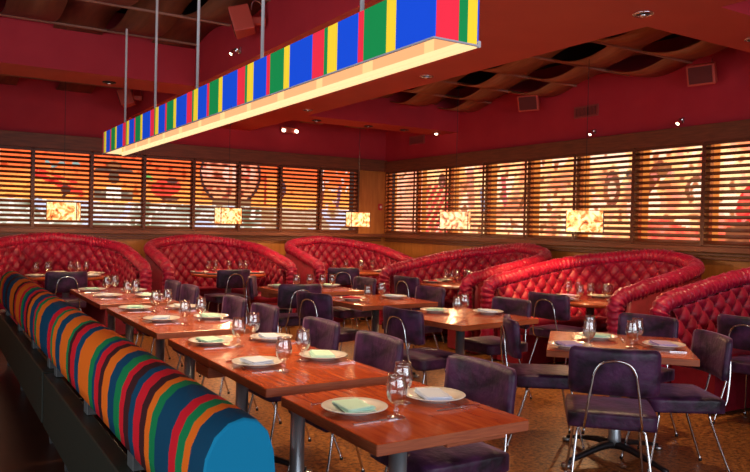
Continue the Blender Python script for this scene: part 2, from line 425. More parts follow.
painter('mural_panel', 8.4, 1.16, right_mural, .014, (XR+.16, YB-.1, 1.36), (0, 0, -PI/2), 'long cream and peach painted mural lit up behind the blinds of the right wall')
# reveals of the mural niches
bm = BM(); box(bm, .3, 6.9, YB+.15, YB+.45, 1.28, 1.355); box(bm, .3, 6.9, YB+.15, YB+.45, 2.525, 2.6); struct('trim_5', bm, M['mullion_wood'])
bm = BM(); box(bm, XR+.15, XR+.25, 3.0, YB-.02, 1.28, 1.355); box(bm, XR+.15, XR+.25, 3.0, YB-.02, 2.525, 2.6); struct('trim_6', bm, M['mullion_wood'])

# ------------------------------------------------------------------ blinds
wordsL = ['at the left edge of the photo, leftmost on the far wall', 'over the red aeroplane painting, far wall', 'over the hatted moustached figure painting, far wall', 'over the red chilli painting, far wall',
          'over the left half of the painted wheel', 'over the right half of the painted wheel', 'over the dark parrot shape, far wall', 'nearest the room corner on the far left wall']
wordsR = ['nearest the room corner on the right wall', 'over the red feathered painting, second from the corner, right wall', 'third from the corner on the right wall', 'fourth from the corner on the right wall',
          'fifth from the corner on the right wall', 'over the brown haired painted figure, sixth from the corner', 'over the pale round painted face, seventh from the corner', 'over the red robed painting, at the right edge of the photo', 'last on the right wall, beyond the edge of the photo']
def blind(w, label):
    root = empty('window_blind', (0, 0, 0), 0, label, 'window blind', 'wooden slat blinds')
    bm = BM(); NS = 16
    for k in range(NS):
        z = 1.405+k*.0685
        mt = Matrix.Translation((w/2, 0, z)) @ Matrix.Rotation(R(32), 4, 'X')
        box(bm, -w/2+.004, w/2-.004, -.032, .032, -.005, .005, mtx=mt)
    link('slats', bm, M['slat_wood'], root)
    bm = BM(); box(bm, .012, w-.012, -.032, .032, 2.475, 2.518, .004, 1); link('head_rail', bm, M['slat_wood'], root)
    bm = BM(); box(bm, .012, w-.012, -.030, .030, 1.362, 1.385, .004, 1); link('bottom_rail', bm, M['slat_wood'], root)
    for xx in (.012, w-.012):
        bm = BM(); box(bm, xx-.011, xx+.011, -.039, -.036, 1.37, 2.50); link('ladder_tape', bm, M['slat_wood'], root)
    return root
bw = {}
for i in range(len(divL)-1):
    w = divL[i+1]-divL[i]; o = blind(w, 'brown wooden slat blind '+wordsL[i]); o.location = (divL[i], YB-.045, 0)
for i in range(len(divR)-1):
    w = divR[i]-divR[i+1]; o = blind(w, 'brown wooden slat blind '+wordsR[i]); o.location = (XR-.045, divR[i], 0); o.rotation_euler = (0, 0, -PI/2)
bm = BM()
for x in divL: box(bm, x-.025, x+.03, YB-.012, YB+.05, 1.35, 2.53)
struct('trim_7', bm, M['slat_wood'])
bm = BM()
for y in divR: box(bm, XR-.012, XR+.05, y-.035, y+.035, 1.35, 2.53)
struct('trim_8', bm, M['mullion_wood'])
# wooden valance strips under the blinds
bm = BM()
for z in (1.22, 1.26): box(bm, .3, XR-.1, YB-.06, YB-.02, z, z+.03, .003, 1)
struct('trim_9', bm, M['slat_wood'])
bm = BM()
for z in (1.22, 1.26): box(bm, XR-.06, XR-.02, 2.5, YB-.12, z, z+.03, .003, 1)
struct('trim_10', bm, M['slat_wood'])

# ------------------------------------------------------------------ booths
def booth_mesh():
    RR, CYc, ARM = .88, 1.0, .76
    La = RR*PI/2; Lt = La+ARM
    def plan(s):                 # s in [-1,1]; returns centre point and outward normal
        d = abs(s)*Lt; sg = 1 if s >= 0 else -1
        if d < La:
            a = d/RR; sn, cs = math.sin(a), max(0, math.cos(a)); E_ = 2.35; k = (sn**E_+cs**E_)**(-1/E_)
            nn = Vector((sg*sn**(E_-1), -cs**(E_-1), 0)).normalized()
            return Vector((sg*RR*k*sn, CYc-RR*k*cs, 0)), nn
        return Vector((sg*(RR+.02*(d-La)), CYc+(d-La), 0)), Vector((sg, 0, 0))
    def ztop(s): return 1.235-.335*(abs(s)**1.3)
    # rolled rim
    rim = BM(); P = []
    N = 420
    for i in range(N+1):
        s = -1+2*i/N; p, n = plan(s); P.append((p.x, p.y, ztop(s)))
    e0 = P[0]; e1 = P[-1]
    dn = lambda e: [(e[0], e[1]+.085, e[2]-.05), (e[0], e[1]+.11, e[2]-.14), (e[0], e[1]+.10, e[2]-.30), (e[0], e[1]+.10, e[2]-.50), (e[0], e[1]+.10, .14)]
    P = list(reversed(catmull([e0]+dn(e0), 14)[1:]))+[Vector(p) for p in P]+catmull([e1]+dn(e1), 14)[1:]
    up = None; rings = []; K = 18; L = 0
    for i, p in enumerate(P):
        t = (P[min(i+1, len(P)-1)]-P[max(i-1, 0)]).normalized()
        if i: L += (p-P[i-1]).length
        if up is None: a = Vector((0, 1, 0)); nr = (a-t*a.dot(t)).normalized()
        else: nr = (up-t*up.dot(t)).normalized()
        up = nr; bn = t.cross(nr); ring = []
        for k in range(K):
            a = 2*PI*k/K; d = math.cos(a)*nr+math.sin(a)*bn
            ph = 5.0*noise.noise(Vector((L*3.1, a*.8, 2)))
            w = .0075*math.sin(L*120+ph+1.2*math.sin(a+L*5))+.010*noise.noise(Vector((L*22, math.cos(a)*1.6, math.sin(a)*1.6)))+.004*math.sin(L*270+a*2)
            ring.append(rim.verts.new(p+d*(.074+w)))
        rings.append(ring)
    for a, b_ in zip(rings, rings[1:]):
        for k in range(K): rim.faces.new((a[k], b_[k], b_[(k+1) % K], a[(k+1) % K]))
    rim.faces.new(rings[0]); rim.faces.new(rings[-1]); fixn(rim)
    # tufted inner back
    tf = BM(); NU, NV = 460, 60; du = .083; g = []
    for i in range(NU+1):
        s = -1+2*i/NU; p, n = plan(s); col = []; zt = ztop(s)-.06
        for j in range(NV+1):
            v = j/NV; z = .44+(zt-.44)*v; u = s*Lt
            a = u/du; b_ = (zt-z)/.098
            h = (abs(math.sin(PI/2*(a+b_)))*abs(math.sin(PI/2*(a-b_))))**.45
            btn = 0
            ra = (a+b_)/2; rb = (a-b_)/2; da = abs(ra-round(ra)); db = abs(rb-round(rb))
            btn = math.exp(-((da*da+db*db)/.010))
            h = h*.040-.026*btn
            wr = .006*noise.noise(Vector((u*14, z*14, 3)))
            thick = .05+.05*(1-v)
            q = p-n*(thick+h+wr)
            col.append(tf.verts.new((q.x, q.y, z)))
        g.append(col)
    for i in range(NU):
        for j in range(NV): tf.faces.new((g[i][j], g[i+1][j], g[i+1][j+1], g[i][j+1]))
    # outer shell, from rim to floor, with front ends
    sh = BM(); g = []
    for i in range(81):
        s = -1+2*i/80; p, n = plan(s); zt = ztop(s)
        q = p+n*.055; q2 = p-n*.03
        g.append([sh.verts.new((q.x, q.y, .02)), sh.verts.new((q.x, q.y, zt-.02)), sh.verts.new((q2.x, q2.y, zt-.02)), sh.verts.new((q2.x, q2.y, .02))])
    for a, b_ in zip(g, g[1:]):
        for k in range(4): sh.faces.new((a[k], b_[k], b_[(k+1) % 4], a[(k+1) % 4]))
    sh.faces.new(g[0]); sh.faces.new(list(reversed(g[-1]))); fixn(sh)
    # seat cushion: curved bench
    def ring_band(bm, r_out, r_in, z0, z1, rounded=.03):
        prof = [(r_out, z0), (r_out, z1), (r_in-.0, z1), (r_in-rounded, z1-rounded), (r_in-rounded, z0)]
        g = []
        for i in range(61):
            s = -1+2*i/60; p, n = plan(s)
            g.append([bm.verts.new(((p-n*r_).x, (p-n*r_).y, z)) for r_, z in [(.06, z0), (.06, z1), (.50, z1), (.53, z1-rounded), (.53, z0)]] if r_out == 0 else
                     [bm.verts.new(((p-n*r_).x, (p-n*r_).y, z)) for r_, z in [(.06, z0), (.06, z1), (.46, z1), (.47, z1-.01), (.47, z0)]])
        for a, b_ in zip(g, g[1:]):
            for k in range(5): bm.faces.new((a[k], b_[k], b_[(k+1) % 5], a[(k+1) % 5]))
        bm.faces.new(g[0]); bm.faces.new(list(reversed(g[-1]))); fixn(bm)
    se = BM(); ring_band(se, 0, 0, .36, .48)
    ba = BM(); ring_band(ba, 1, 0, .02, .355)
    return rim, tf, sh, se, ba
rim, tf, sh, se, ba = booth_mesh()
b0 = empty('banquette_booth', (0, 0, 0))
link('rolled_rim', rim, M['red_roll'], b0, True); link('tufted_back', tf, M['red_velvet'], b0, True)
link('outer_shell', sh, M['red_shell'], b0, True); link('seat_cushion', se, M['red_velvet'], b0, True); link('base', ba, M['red_shell'], b0)
booths = [((1.55, YB-.04), PI, 'curved red tufted velvet booth at far left, behind the striped bench end'),
          ((3.64, YB-.04), PI, 'curved red tufted velvet booth in the middle of the far wall'),
          ((5.90, YB-.04), PI, 'curved red tufted velvet booth in the far corner of the room'),
          ((XR-.04, 7.58), PI/2, 'curved red tufted velvet booth on the right wall, first one from the corner'),
          ((XR-.04, 5.40), PI/2, 'curved red tufted velvet booth on the right wall with bright orange lit left arm'),
          ((XR-.04, 3.14), PI/2, 'curved red tufted velvet booth cut off by the right edge of the photo')]
for i, ((x, y), a, lb) in enumerate(booths):
    o = b0 if i == 0 else copy_tree(b0)
    o.location = (x, y, 0); o.rotation_euler = (0, 0, a)
    tag(o, lb, 'booth', 'red tufted booths along the walls')

# ------------------------------------------------------------------ tables
def square_table(sx, sy, batten=None):
    t = empty('dining_table', (0, 0, 0))
    bm = BM(); box(bm, -sx/2, sx/2, -sy/2, sy/2, .716, .76, .003, 1)
    bm.normal_update()
    for f in bm.faces: f.material_index = 0 if f.normal.z > .5 else 1
    link('tabletop', bm, [M['table_wood'], M['table_edge']], t)
    bm = BM(); lathe(bm, [(0, .07), (.042, .07), (.042, .14), (.038, .15), (.038, .70), (0, .70)], 20); link('column', bm, M['column_metal'], t, True)
    bm = BM(); box(bm, -.14, .14, -.14, .14, .700, .715, .003, 1); link('mounting_plate', bm, M['base_metal'], t)
    for k in range(4):
        a = PI/4+k*PI/2; d = Vector((math.cos(a), math.sin(a), 0)); L = .42
        bm = BM()
        pts = [d*.02+Vector((0, 0, .095)), d*.12+Vector((0, 0, .095)), d*.26+Vector((0, 0, .07)), d*L+Vector((0, 0, .035))]
        g = []; n = d.cross(Vector((0, 0, 1)))
        for q, (hw, hh) in zip(catmull(pts, 4), [(.034-.0014*i, .020-.0009*i) for i in range(13)]):
            g.append([bm.verts.new(q+n*hw-Vector((0, 0, hh))), bm.verts.new(q+n*hw*.7+Vector((0, 0, hh))), bm.verts.new(q-n*hw*.7+Vector((0, 0, hh))), bm.verts.new(q-n*hw-Vector((0, 0, hh)))])
        for a_, b_ in zip(g, g[1:]):
            for k2 in range(4): bm.faces.new((a_[k2], b_[k2], b_[(k2+1) % 4], a_[(k2+1) % 4]))
        bm.faces.new(g[0]); bm.faces.new(list(reversed(g[-1]))); fixn(bm)
        leg = link('base_leg', bm, M['base_metal'], t, True)
        bm = BM(); lathe(bm, [(0, 0), (.030, 0), (.034, .012), (.030, .026), (0, .030)], 14, tuple(d*(L+.01))); link('glide', bm, M['glide'], leg, True)
    if batten:
        x0, x1, y0, y1 = batten
        bm = BM(); box(bm, x0, x1, y0, y1, .655, .714, .003, 1); link('batten', bm, M['table_edge'], t)
    return t
A = .76
tabs = {}
specs = [  # key, x, y, rot, sx, sy, batten, label
 ('t1', 1.66, 2.46, 0, .70, .78, (.05, .353, -.26, -.12), 'nearest square wooden table beside the near end of the striped bench'),
 ('t2', 1.66, 3.40, 0, .70, .775, None, 'square wooden table, second from the camera along the striped bench'),
 ('t3', 1.66, 4.18, 0, .70, .775, (-.353, -.05, -.387, -.18), 'square wooden table, third along the striped bench, pushed against the second'),
 ('t4', 1.66, 5.22, 0, .70, .785, None, 'square wooden table, fourth along the striped bench'),
 ('t5', 1.66, 6.01, 0, .70, .785, None, 'square wooden table, fifth along the striped bench, joined to the fourth'),
 ('t6', 1.66, 7.06, 0, .70, .78, None, 'square wooden table, sixth along the striped bench'),
 ('t7', 1.66, 7.85, 0, .70, .78, None, 'square wooden table farthest along the striped bench'),
 ('b1', 3.86, 4.82, R(7), .92, .92, (-.46, -.1, .30, .42), 'square wooden table in the middle of the room in front of the bright booth'),
 ('b2', 3.87, 6.20, R(3), .90, .88, None, 'square wooden middle table with a red napkin plate'),
 ('b3', 3.80, 7.52, R(2), .95, .86, (-.47, -.1, .15, .33), 'farthest square wooden table of the middle row'),
 ('d', 3.90, 3.22, R(-47), .88, .88, None, 'square wooden table at right, set diagonally between four purple chairs')]
for k, x, y, a, sx, sy, bt, lb in specs:
    t = square_table(sx, sy, bt); t.location = (x, y, 0); t.rotation_euler = (0, 0, a)
    tag(t, lb, 'table', 'square wooden dining tables'); tabs[k] = (x, y, a, sx, sy)
def round_table():
    t = empty('round_table', (0, 0, 0))
    bm = BM(); lathe(bm, [(0, .722), (.53, .722), (.55, .73), (.55, .752), (.542, .76), (0, .76)], 48); 
    link('tabletop', bm, M['round_wood'], t, True)
    bm = BM(); lathe(bm, [(0, .03), (.05, .03), (.045, .08), (.045, .715), (0, .715)], 18); link('column', bm, M['column_metal'], t, True)
    bm = BM(); lathe(bm, [(0, 0), (.30, 0), (.30, .012), (.06, .035), (0, .035)], 30); link('base', bm, M['base_metal'], t, True)
    return t
rt = round_table()
RT = [(1.58, 10.25, 'round wooden table inside the far left booth'), (3.80, 10.20, 'round wooden table inside the middle far wall booth'), (6.0, 10.2, 'round wooden table inside the far corner booth'),
      (6.08, 7.60, 'round wooden table inside the first booth on the right wall'), (6.12, 5.42, 'round wooden table inside the bright booth on the right wall'), (6.12, 3.2, 'round wooden table in the booth cut off at the right edge')]
for i, (x, y, lb) in enumerate(RT):
    o = rt if i == 0 else copy_tree(rt); o.location = (x, y, 0); tag(o, lb, 'table', 'round tables inside the booths')

# ------------------------------------------------------------------ chairs
def make_chair():
    t = empty('dining_chair', (0, 0, 0))
    # seat
    bm = BM(); box(bm, -.235, .235, -.225, .225, .425, .505, 0)
    bmesh.ops.subdivide_edges(bm, edges=bm.edges[:], cuts=7, use_grid_fill=True)
    for v in bm.verts:
        x, y = v.co.x/.235, v.co.y/.225
        if v.co.z > .50: v.co.z += .014*(1-x**4)*(1-y**4)
        r_ = max(abs(x), abs(y)); c = min(abs(x), abs(y))
        if r_ > .99: v.co.x *= 1-.03*abs(y)**6; v.co.y *= 1-.03*abs(x)**6
        if r_ > .99 and abs(v.co.z-.465) < .035: v.co.x *= 1.012; v.co.y *= 1.012
    link('seat', bm, M['purple_velvet'], t, True)
    # backrest: curved pad with rounded corners
    bm = BM(); NX, NZ = 18, 10; W_, H_, T_ = .475, .255, .055
    def pt(i, j, side):
        u = -1+2*i/NX; v = -1+2*j/NZ
        cx = u*W_/2; cz = v*H_/2
        r_ = .035; ax, az = abs(cx), abs(cz); mx_, mz_ = W_/2-r_, H_/2-r_
        if ax > mx_ and az > mz_:
            dx, dz = (ax-mx_), (az-mz_); m_ = max(dx, dz); l = math.hypot(dx, dz)
            if l > 0: k_ = m_/l; cx = math.copysign(mx_+dx*k_, cx); cz = math.copysign(mz_+dz*k_, cz)
        e = max(abs(u)**8, abs(v)**6)
        th = T_/2*(1-.45*e)
        y = side*th + .04*(u*u) - .02
        return Vector((cx, y + -.10*cz, cz))
    F = [[bm.verts.new(pt(i, j, 1)) for j in range(NZ+1)] for i in range(NX+1)]
    B = [[bm.verts.new(pt(i, j, -1)) for j in range(NZ+1)] for i in range(NX+1)]
    for i in range(NX):
        for j in range(NZ):
            bm.faces.new((F[i][j], F[i][j+1], F[i+1][j+1], F[i+1][j])); bm.faces.new((B[i][j], B[i+1][j], B[i+1][j+1], B[i][j+1]))
    for i in range(NX):
        bm.faces.new((F[i][0], F[i+1][0], B[i+1][0], B[i][0])); bm.faces.new((F[i+1][NZ], F[i][NZ], B[i][NZ], B[i+1][NZ]))
    for j in range(NZ):
        bm.faces.new((F[0][j+1], F[0][j], B[0][j], B[0][j+1])); bm.faces.new((F[NX][j], F[NX][j+1], B[NX][j+1], B[NX][j]))
    fixn(bm); link('backrest', bm, M['purple_velvet'], t, True, loc=(0, -.245, .745))
    # hairpin back support
    bm = BM()
    half = [(-.15, .10, .416), (-.15, -.12, .416), (-.15, -.20, .420), (-.147, -.262, .462), (-.135, -.285, .56), (-.118, -.298, .68), (-.105, -.300, .745), (-.07, -.303, .795), (0, -.305, .812)]
    path = half+[(-x, y, z) for x, y, z in reversed(half[:-1])]
    tube(bm, path, .0075, 8, 5); link('back_support', bm, M['steel'], t, True)
    for sx in (-1, 1):
        for sy in (1, -1):
            bm = BM(); y2 = .235 if sy > 0 else -.285
            path = [(sx*.06, sy*.13, .415), (sx*.14, sy*.145, .415), (sx*.172, sy*.152, .405), (sx*.185, sy*.16, .36), (sx*.205, (sy*.16+y2)/2, .18), (sx*.225, y2, .012)]
            tube(bm, path, .0078, 8, 4); lg = link('leg', bm, M['steel'], t, True)
            bm = BM(); lathe(bm, [(0, 0), (.011, 0), (.011, .018), (0, .018)], 10, (sx*.225, y2, 0)); link('foot_cap', bm, M['black'], lg, True)
    return t
ch0 = make_chair()
def az(a): return -R(a)           # heading measured clockwise from +Y
# back position (x,y), heading, label
CH_ = [
 (2.24, 2.63, 270, 'purple velvet chair pushed up to the nearest table beside the striped bench'),
 (2.24, 3.53, 270, 'purple velvet chair at the second table along the striped bench'),
 (2.24, 4.25, 270, 'purple velvet chair at the third table along the striped bench'),
 (2.24, 5.19, 270, 'purple velvet chair at the fourth table along the striped bench'),
 (2.24, 5.83, 270, 'purple velvet chair at the fifth table along the striped bench'),
 (2.24, 7.06, 270, 'purple velvet chair at the sixth table along the striped bench'),
 (2.24, 7.64, 270, 'purple velvet chair at the farthest table along the striped bench'),
 (3.12, 4.62, 86, 'purple velvet chair with its back to the camera, left of the middle row front table'),
 (3.06, 6.00, 76, 'purple velvet chair left of the middle table with the red napkin'),
 (3.38, 6.92, 8, 'purple velvet chair in front of the farthest middle table, back to the camera'),
 (3.30, 8.06, 118, 'purple velvet chair seen edge-on at the left of the farthest middle table'),
 (4.54, 4.93, 268, 'purple velvet chair facing left at the far side of the middle row front table'),
 (4.56, 6.20, 268, 'purple velvet chair facing left behind the middle table with blue napkin'),
 (4.56, 7.55, 268, 'small looking purple chair at the right of the farthest middle table'),
 (3.17, 2.63, 45, 'purple velvet chair in the right foreground with its back to the camera'),
 (4.22, 2.74, 302, 'purple velvet chair at the right foreground corner of the diagonal table, seen from the side'),
 (3.55, 3.86, 125, 'purple velvet chair seen edge-on at the left of the diagonal table'),
 (4.66, 3.56, 262, 'purple velvet chair facing the camera behind the diagonal table'),
 (1.45, 9.35, 2, 'purple velvet chair in front of the far left booth'),
 (3.56, 9.34, -4, 'purple velvet chair in front of the middle far wall booth'),
 (5.28, 9.38, 35, 'purple velvet chair in front of the far corner booth'),
 (5.20, 7.62, 84, 'purple velvet chair in front of the first booth on the right wall'),
 (5.28, 5.22, 80, 'purple velvet chair in front of the bright booth on the right wall'),
 (5.36, 3.20, 84, 'purple velvet chair cut off by the right edge of the photo'),
]
for i, (x, y, a, lb) in enumerate(CH_):
    o = ch0 if i == 0 else copy_tree(ch0)
    d = Vector((math.sin(R(a)), math.cos(R(a)), 0))
    o.location = (x+d.x*.245, y+d.y*.245, 0); o.rotation_euler = (0, 0, az(a))
    tag(o, lb, 'chair', 'purple velvet dining chairs')

# ------------------------------------------------------------------ tableware
def plate_mesh():
    bm = BM(); lathe(bm, [(0, .004), (.060, .004), (.062, 0), (.068, 0), (.072, .006), (.105, .016), (.132, .0235), (.134, .0255), (.131, .0275), (.104, .0205), (.080, .0125), (.070, .0095), (0, .0085)], 36)
    fixn(bm); return bm
plate0 = None
def place_plate(x, y, z, label):
    global plate0
    if plate0 is None:
        plate0 = link('plate', plate_mesh(), M['porcelain'], None, True); o = plate0
    else: o = plate0.copy(); C.objects.link(o)
    o.location = (x, y, z); tag(o, label, 'plate', 'white dinner plates'); return o
napkins = {}
def napkin_mesh(seed):
    rnd = random.Random(seed); bm = BM(); NX, NY = 12, 8
    for layer in range(3):
        w, h = .178-.006*layer, .118-.004*layer; th = .0042
        ox, oy, rz = rnd.uniform(-.006, .006), rnd.uniform(-.005, .005), rnd.uniform(-.10, .10)
        G = []
        for s_ in (0, 1):
            g = []
            for i in range(NX+1):
                col = []
                for j in range(NY+1):
                    x = -w/2+w*i/NX; y = -h/2+h*j/NY
                    z = layer*.0050+s_*th+.0030*noise.noise(Vector((x*22+seed, y*22, layer*.4)))+.004*max(0, (x/w+.5)-.6)*(1 if layer == 2 else .4)*4*(.5+y/h)
                    c_, s2 = math.cos(rz), math.sin(rz)
                    col.append(bm.verts.new((x*c_-y*s2+ox, x*s2+y*c_+oy, z+.003)))
                g.append(col)
            G.append(g)
        for i in range(NX):
            for j in range(NY):
                bm.faces.new((G[1][i][j], G[1][i+1][j], G[1][i+1][j+1], G[1][i][j+1])); bm.faces.new((G[0][i][j], G[0][i][j+1], G[0][i+1][j+1], G[0][i+1][j]))
        for i in range(NX):
            bm.faces.new((G[0][i][0], G[0][i+1][0], G[1][i+1][0], G[1][i][0])); bm.faces.new((G[0][i+1][NY], G[0][i][NY], G[1][i][NY], G[1][i+1][NY]))
        for j in range(NY):
            bm.faces.new((G[0][0][j+1], G[0][0][j], G[1][0][j], G[1][0][j+1])); bm.faces.new((G[0][NX][j], G[0][NX][j+1], G[1][NX][j+1], G[1][NX][j]))
    fixn(bm); return bm
def place_napkin(x, y, z, col, rz, label):
    k = col
    if k not in napkins:
        o = link('folded_napkin', napkin_mesh(len(napkins)+2), M['linen_'+col], None, True); napkins[k] = o
    else: o = napkins[k].copy(); C.objects.link(o)
    o.location = (x, y, z); o.rotation_euler = (0, 0, rz); tag(o, label, 'napkin', 'folded cloth napkins'); return o
gob0 = None
def place_goblet(x, y, z, label, s=1.0):
    global gob0
    if gob0 is None:
        bm = BM()
        out = [(0, .003), (.034, .001), (.036, .003), (.030, .006), (.012, .010), (.008, .016), (.008, .022), (.013, .028), (.008, .034), (.007, .044), (.011, .052), (.026, .062), (.036, .078), (.041, .098), (.041, .118), (.037, .140), (.0335, .158), (.034, .172)]
        inn = [(.0325, .172), (.032, .158), (.0355, .140), (.0395, .118), (.0395, .098), (.0345, .079), (.024, .064), (.008, .056), (0, .055)]
        lathe(bm, out+inn, 22); fixn(bm)
        gob0 = empty('water_goblet', (0, 0, 0)); link('bowl', bm, M['glass'], gob0, True)
        o = gob0
    else: o = copy_tree(gob0)
    o.location = (x, y, z); tag(o, label, 'glass', 'stemmed water goblets'); return o
fork0 = knife0 = None
def place_fork(x, y, z, rz, label):
    global fork0
    if fork0 is None:
        bm = BM()
        box(bm, -.0045, .0045, -.10, .02, 0, .003, .001, 1); box(bm, -.011, .011, .02, .05, .0005, .003, .001, 1)
        for k in range(4): box(bm, -.0105+k*.0058, -.0075+k*.0058, .05, .09, .0005, .0028)
        fork0 = link('fork', bm, M['chrome'], None); o = fork0
    else: o = fork0.copy(); C.objects.link(o)
    o.location = (x, y, z); o.rotation_euler = (0, 0, rz); tag(o, label, 'fork', 'steel forks'); return o
def place_knife(x, y, z, rz, label):
    global knife0
    if knife0 is None:
        knife0 = empty('table_knife', (0, 0, 0))
        bm = BM(); box(bm, -.006, .006, -.11, -.01, 0, .007, .002, 2); link('handle', bm, M['chrome'], knife0)
        bm = BM(); box(bm, -.009, .005, -.01, .11, .002, .0035, .001, 1); link('blade', bm, M['steel'], knife0)
        o = knife0
    else: o = copy_tree(knife0)
    o.location = (x, y, z); o.rotation_euler = (0, 0, rz); tag(o, label, 'knife', 'table knives'); return o
TZ = .7602
# settings: table key, list of (x, y, napkin colour, facing angle of diner), goblets
ROW = {'t1': 'the nearest bench-side table', 't2': 'the second bench-side table', 't3': 'the third bench-side table', 't4': 'the fourth bench-side table', 't5': 'the fifth bench-side table', 't6': 'the sixth bench-side table', 't7': 'the farthest bench-side table'}
CN = dict(mint='mint green', blue='pale blue', lilac='lilac', red='red', cream='cream', white='white')
def setting(x, y, col, side, where, cutlery=True):
    # side: unit vector from the plate to its diner
    s = Vector(side).normalized(); rz = math.atan2(-s.x, s.y)+PI
    place_plate(x, y, TZ, f'white plate with {CN[col]} napkin {where}')
    place_napkin(x-.005, y+.002, TZ+.0145, col, rz+random.uniform(-.35, .35), f'folded {CN[col]} napkin {where}')
    if cutlery:
        t = Vector((-s.y, s.x)); fx = x-t.x*.165; fy = y-t.y*.165; kx = x+t.x*.165; ky = y+t.y*.165
        place_fork(kx, ky, TZ, rz, f'steel fork {where}')
        place_knife(fx, fy, TZ, rz, f'steel table knife {where}')
for k, l, r_ in [('t1', (1.46, 2.48, 'mint'), (1.87, 2.50, 'blue')), ('t2', (1.48, 3.52, 'blue'), (1.88, 3.55, 'mint')), ('t3', (1.49, 4.28, 'mint'), (1.88, 4.26, 'blue')),
                 ('t4', (1.50, 5.40, 'blue'), (1.88, 5.40, 'mint')), ('t5', (1.49, 6.16, 'mint'), (1.88, 6.10, 'white')), ('t6', (1.50, 7.26, 'white'), (1.86, 7.16, 'mint')), ('t7', (1.48, 7.95, 'mint'), (1.86, 7.76, 'white'))]:
    setting(*l, (-1, 0), 'on the bench side of '+ROW[k]); setting(*r_, (1, 0), 'on the chair side of '+ROW[k])
for k, a, b_ in [('t1', (1.56, 2.33), (1.71, 2.51)), ('t2', (1.54, 3.33), (1.75, 3.54)), ('t3', (1.61, 4.13), (1.78, 4.31)), ('t4', (1.60, 5.16), (1.77, 5.32)), ('t5', (1.61, 5.98), (1.74, 6.10)), ('t6', (1.62, 7.0), (1.74, 7.19)), ('t7', (1.57, 7.66), (1.68, 7.82))]:
    place_goblet(*a, TZ, 'clear stemmed water goblet, nearer one of the pair on '+ROW[k]); place_goblet(*b_, TZ, 'clear stemmed water goblet, farther one of the pair on '+ROW[k])
setting(3.80, 5.10, 'mint', (-.8, .6), 'at the left of the middle row front table'); setting(4.18, 4.84, 'blue', (1, 0), 'at the right of the middle row front table')
place_goblet(3.76, 4.74, TZ, 'water goblet nearer the camera on the middle row front table'); place_goblet(3.98, 4.92, TZ, 'water goblet farther back on the middle row front table')
setting(3.62, 6.24, 'red', (-1, 0), 'at the left of the middle table'); setting(4.14, 6.27, 'blue', (1, 0), 'at the right of the middle table')
place_goblet(3.62, 5.94, TZ, 'left water goblet on the middle table with the red napkin'); place_goblet(3.95, 6.22, TZ, 'right water goblet on the middle table with the red napkin')
setting(3.52, 7.78, 'mint', (-1, 0), 'at the left of the farthest middle table'); setting(4.14, 7.70, 'mint', (1, 0), 'at the right of the farthest middle table')
for q, (x, y) in enumerate([(3.62, 7.52), (3.78, 7.50), (3.92, 7.46), (4.02, 7.40)]):
    place_goblet(x, y, TZ, ['leftmost', 'second from left', 'third from left', 'rightmost'][q]+' of four water goblets on the farthest middle table')
setting(3.47, 3.23, 'lilac', (-.7, .7), 'at the left of the diagonal table'); setting(3.94, 3.42, 'mint', (.7, .7), 'at the far side of the diagonal table')
setting(4.06, 2.98, 'lilac', (.7, -.7), 'at the right of the diagonal table')
for q, (x, y) in enumerate([(3.61, 3.20), (3.82, 3.38), (3.85, 3.06), (4.00, 3.14)]):
    place_goblet(x, y, TZ, ['leftmost', 'second from left', 'third from left', 'rightmost'][q]+' of four water goblets on the diagonal table')
# booth tables
BT = [(0, 'in the far left booth', [(-.36, .05), (-.22, .02), (-.18, .22), (.10, .28), (.17, .16), (.30, .26)], [(-.38, -.18, 'cream'), (-.05, .38, 'cream'), (.38, .10, 'cream'), (.25, -.30, 'white')]),
      (1, 'in the middle far wall booth', [(-.24, .20), (-.12, .22), (.14, .36), (.30, .30), (.37, .24)], [(-.40, .12, 'red'), (-.30, -.20, 'red'), (.02, .40, 'red'), (.36, -.16, 'red')]),
      (2, 'in the far corner booth', [(-.30, .25), (-.10, .20), (.04, -.05), (.18, .18), (.30, .02)], [(-.35, -.05, 'cream'), (.05, .38, 'cream'), (.30, -.26, 'cream')]),
      (3, 'in the first booth of the right wall', [(-.02, .30), (-.14, .02), (.10, .22), (.28, .20), (.34, .32)], [(-.28, .26, 'red'), (.02, .42, 'cream'), (.38, -.04, 'cream')]),
      (4, 'in the bright booth of the right wall', [(.06, .38), (.18, .34), (-.25, -.08), (.0, .0), (.10, -.12), (.20, -.08)], [(-.06, .28, 'lilac'), (-.36, .02, 'lilac'), (.30, .14, 'cream'), (.04, -.36, 'mint')])]
ordn = ['first', 'second', 'third', 'fourth', 'fifth', 'sixth']
for ti, where, gs, ps in BT:
    cx, cy, _ = RT[ti]
    for q, (dx, dy) in enumerate(sorted(gs, key=lambda g: (cx+g[0])/(cy+g[1]))):
        place_goblet(cx+dx, cy+dy, TZ, f'{ordn[q]} goblet from left on the table {where}')
    for q, (dx, dy, c) in enumerate(sorted(ps, key=lambda g: (cx+g[0])/(cy+g[1]))):
        place_plate(cx+dx, cy+dy, TZ, f'{ordn[q]} plate from left on the table {where}')
        place_napkin(cx+dx, cy+dy, TZ+.0145, c, math.atan2(dy, dx)+PI/2, f'{CN[c]} napkin on {ordn[q]} plate from left {where}')

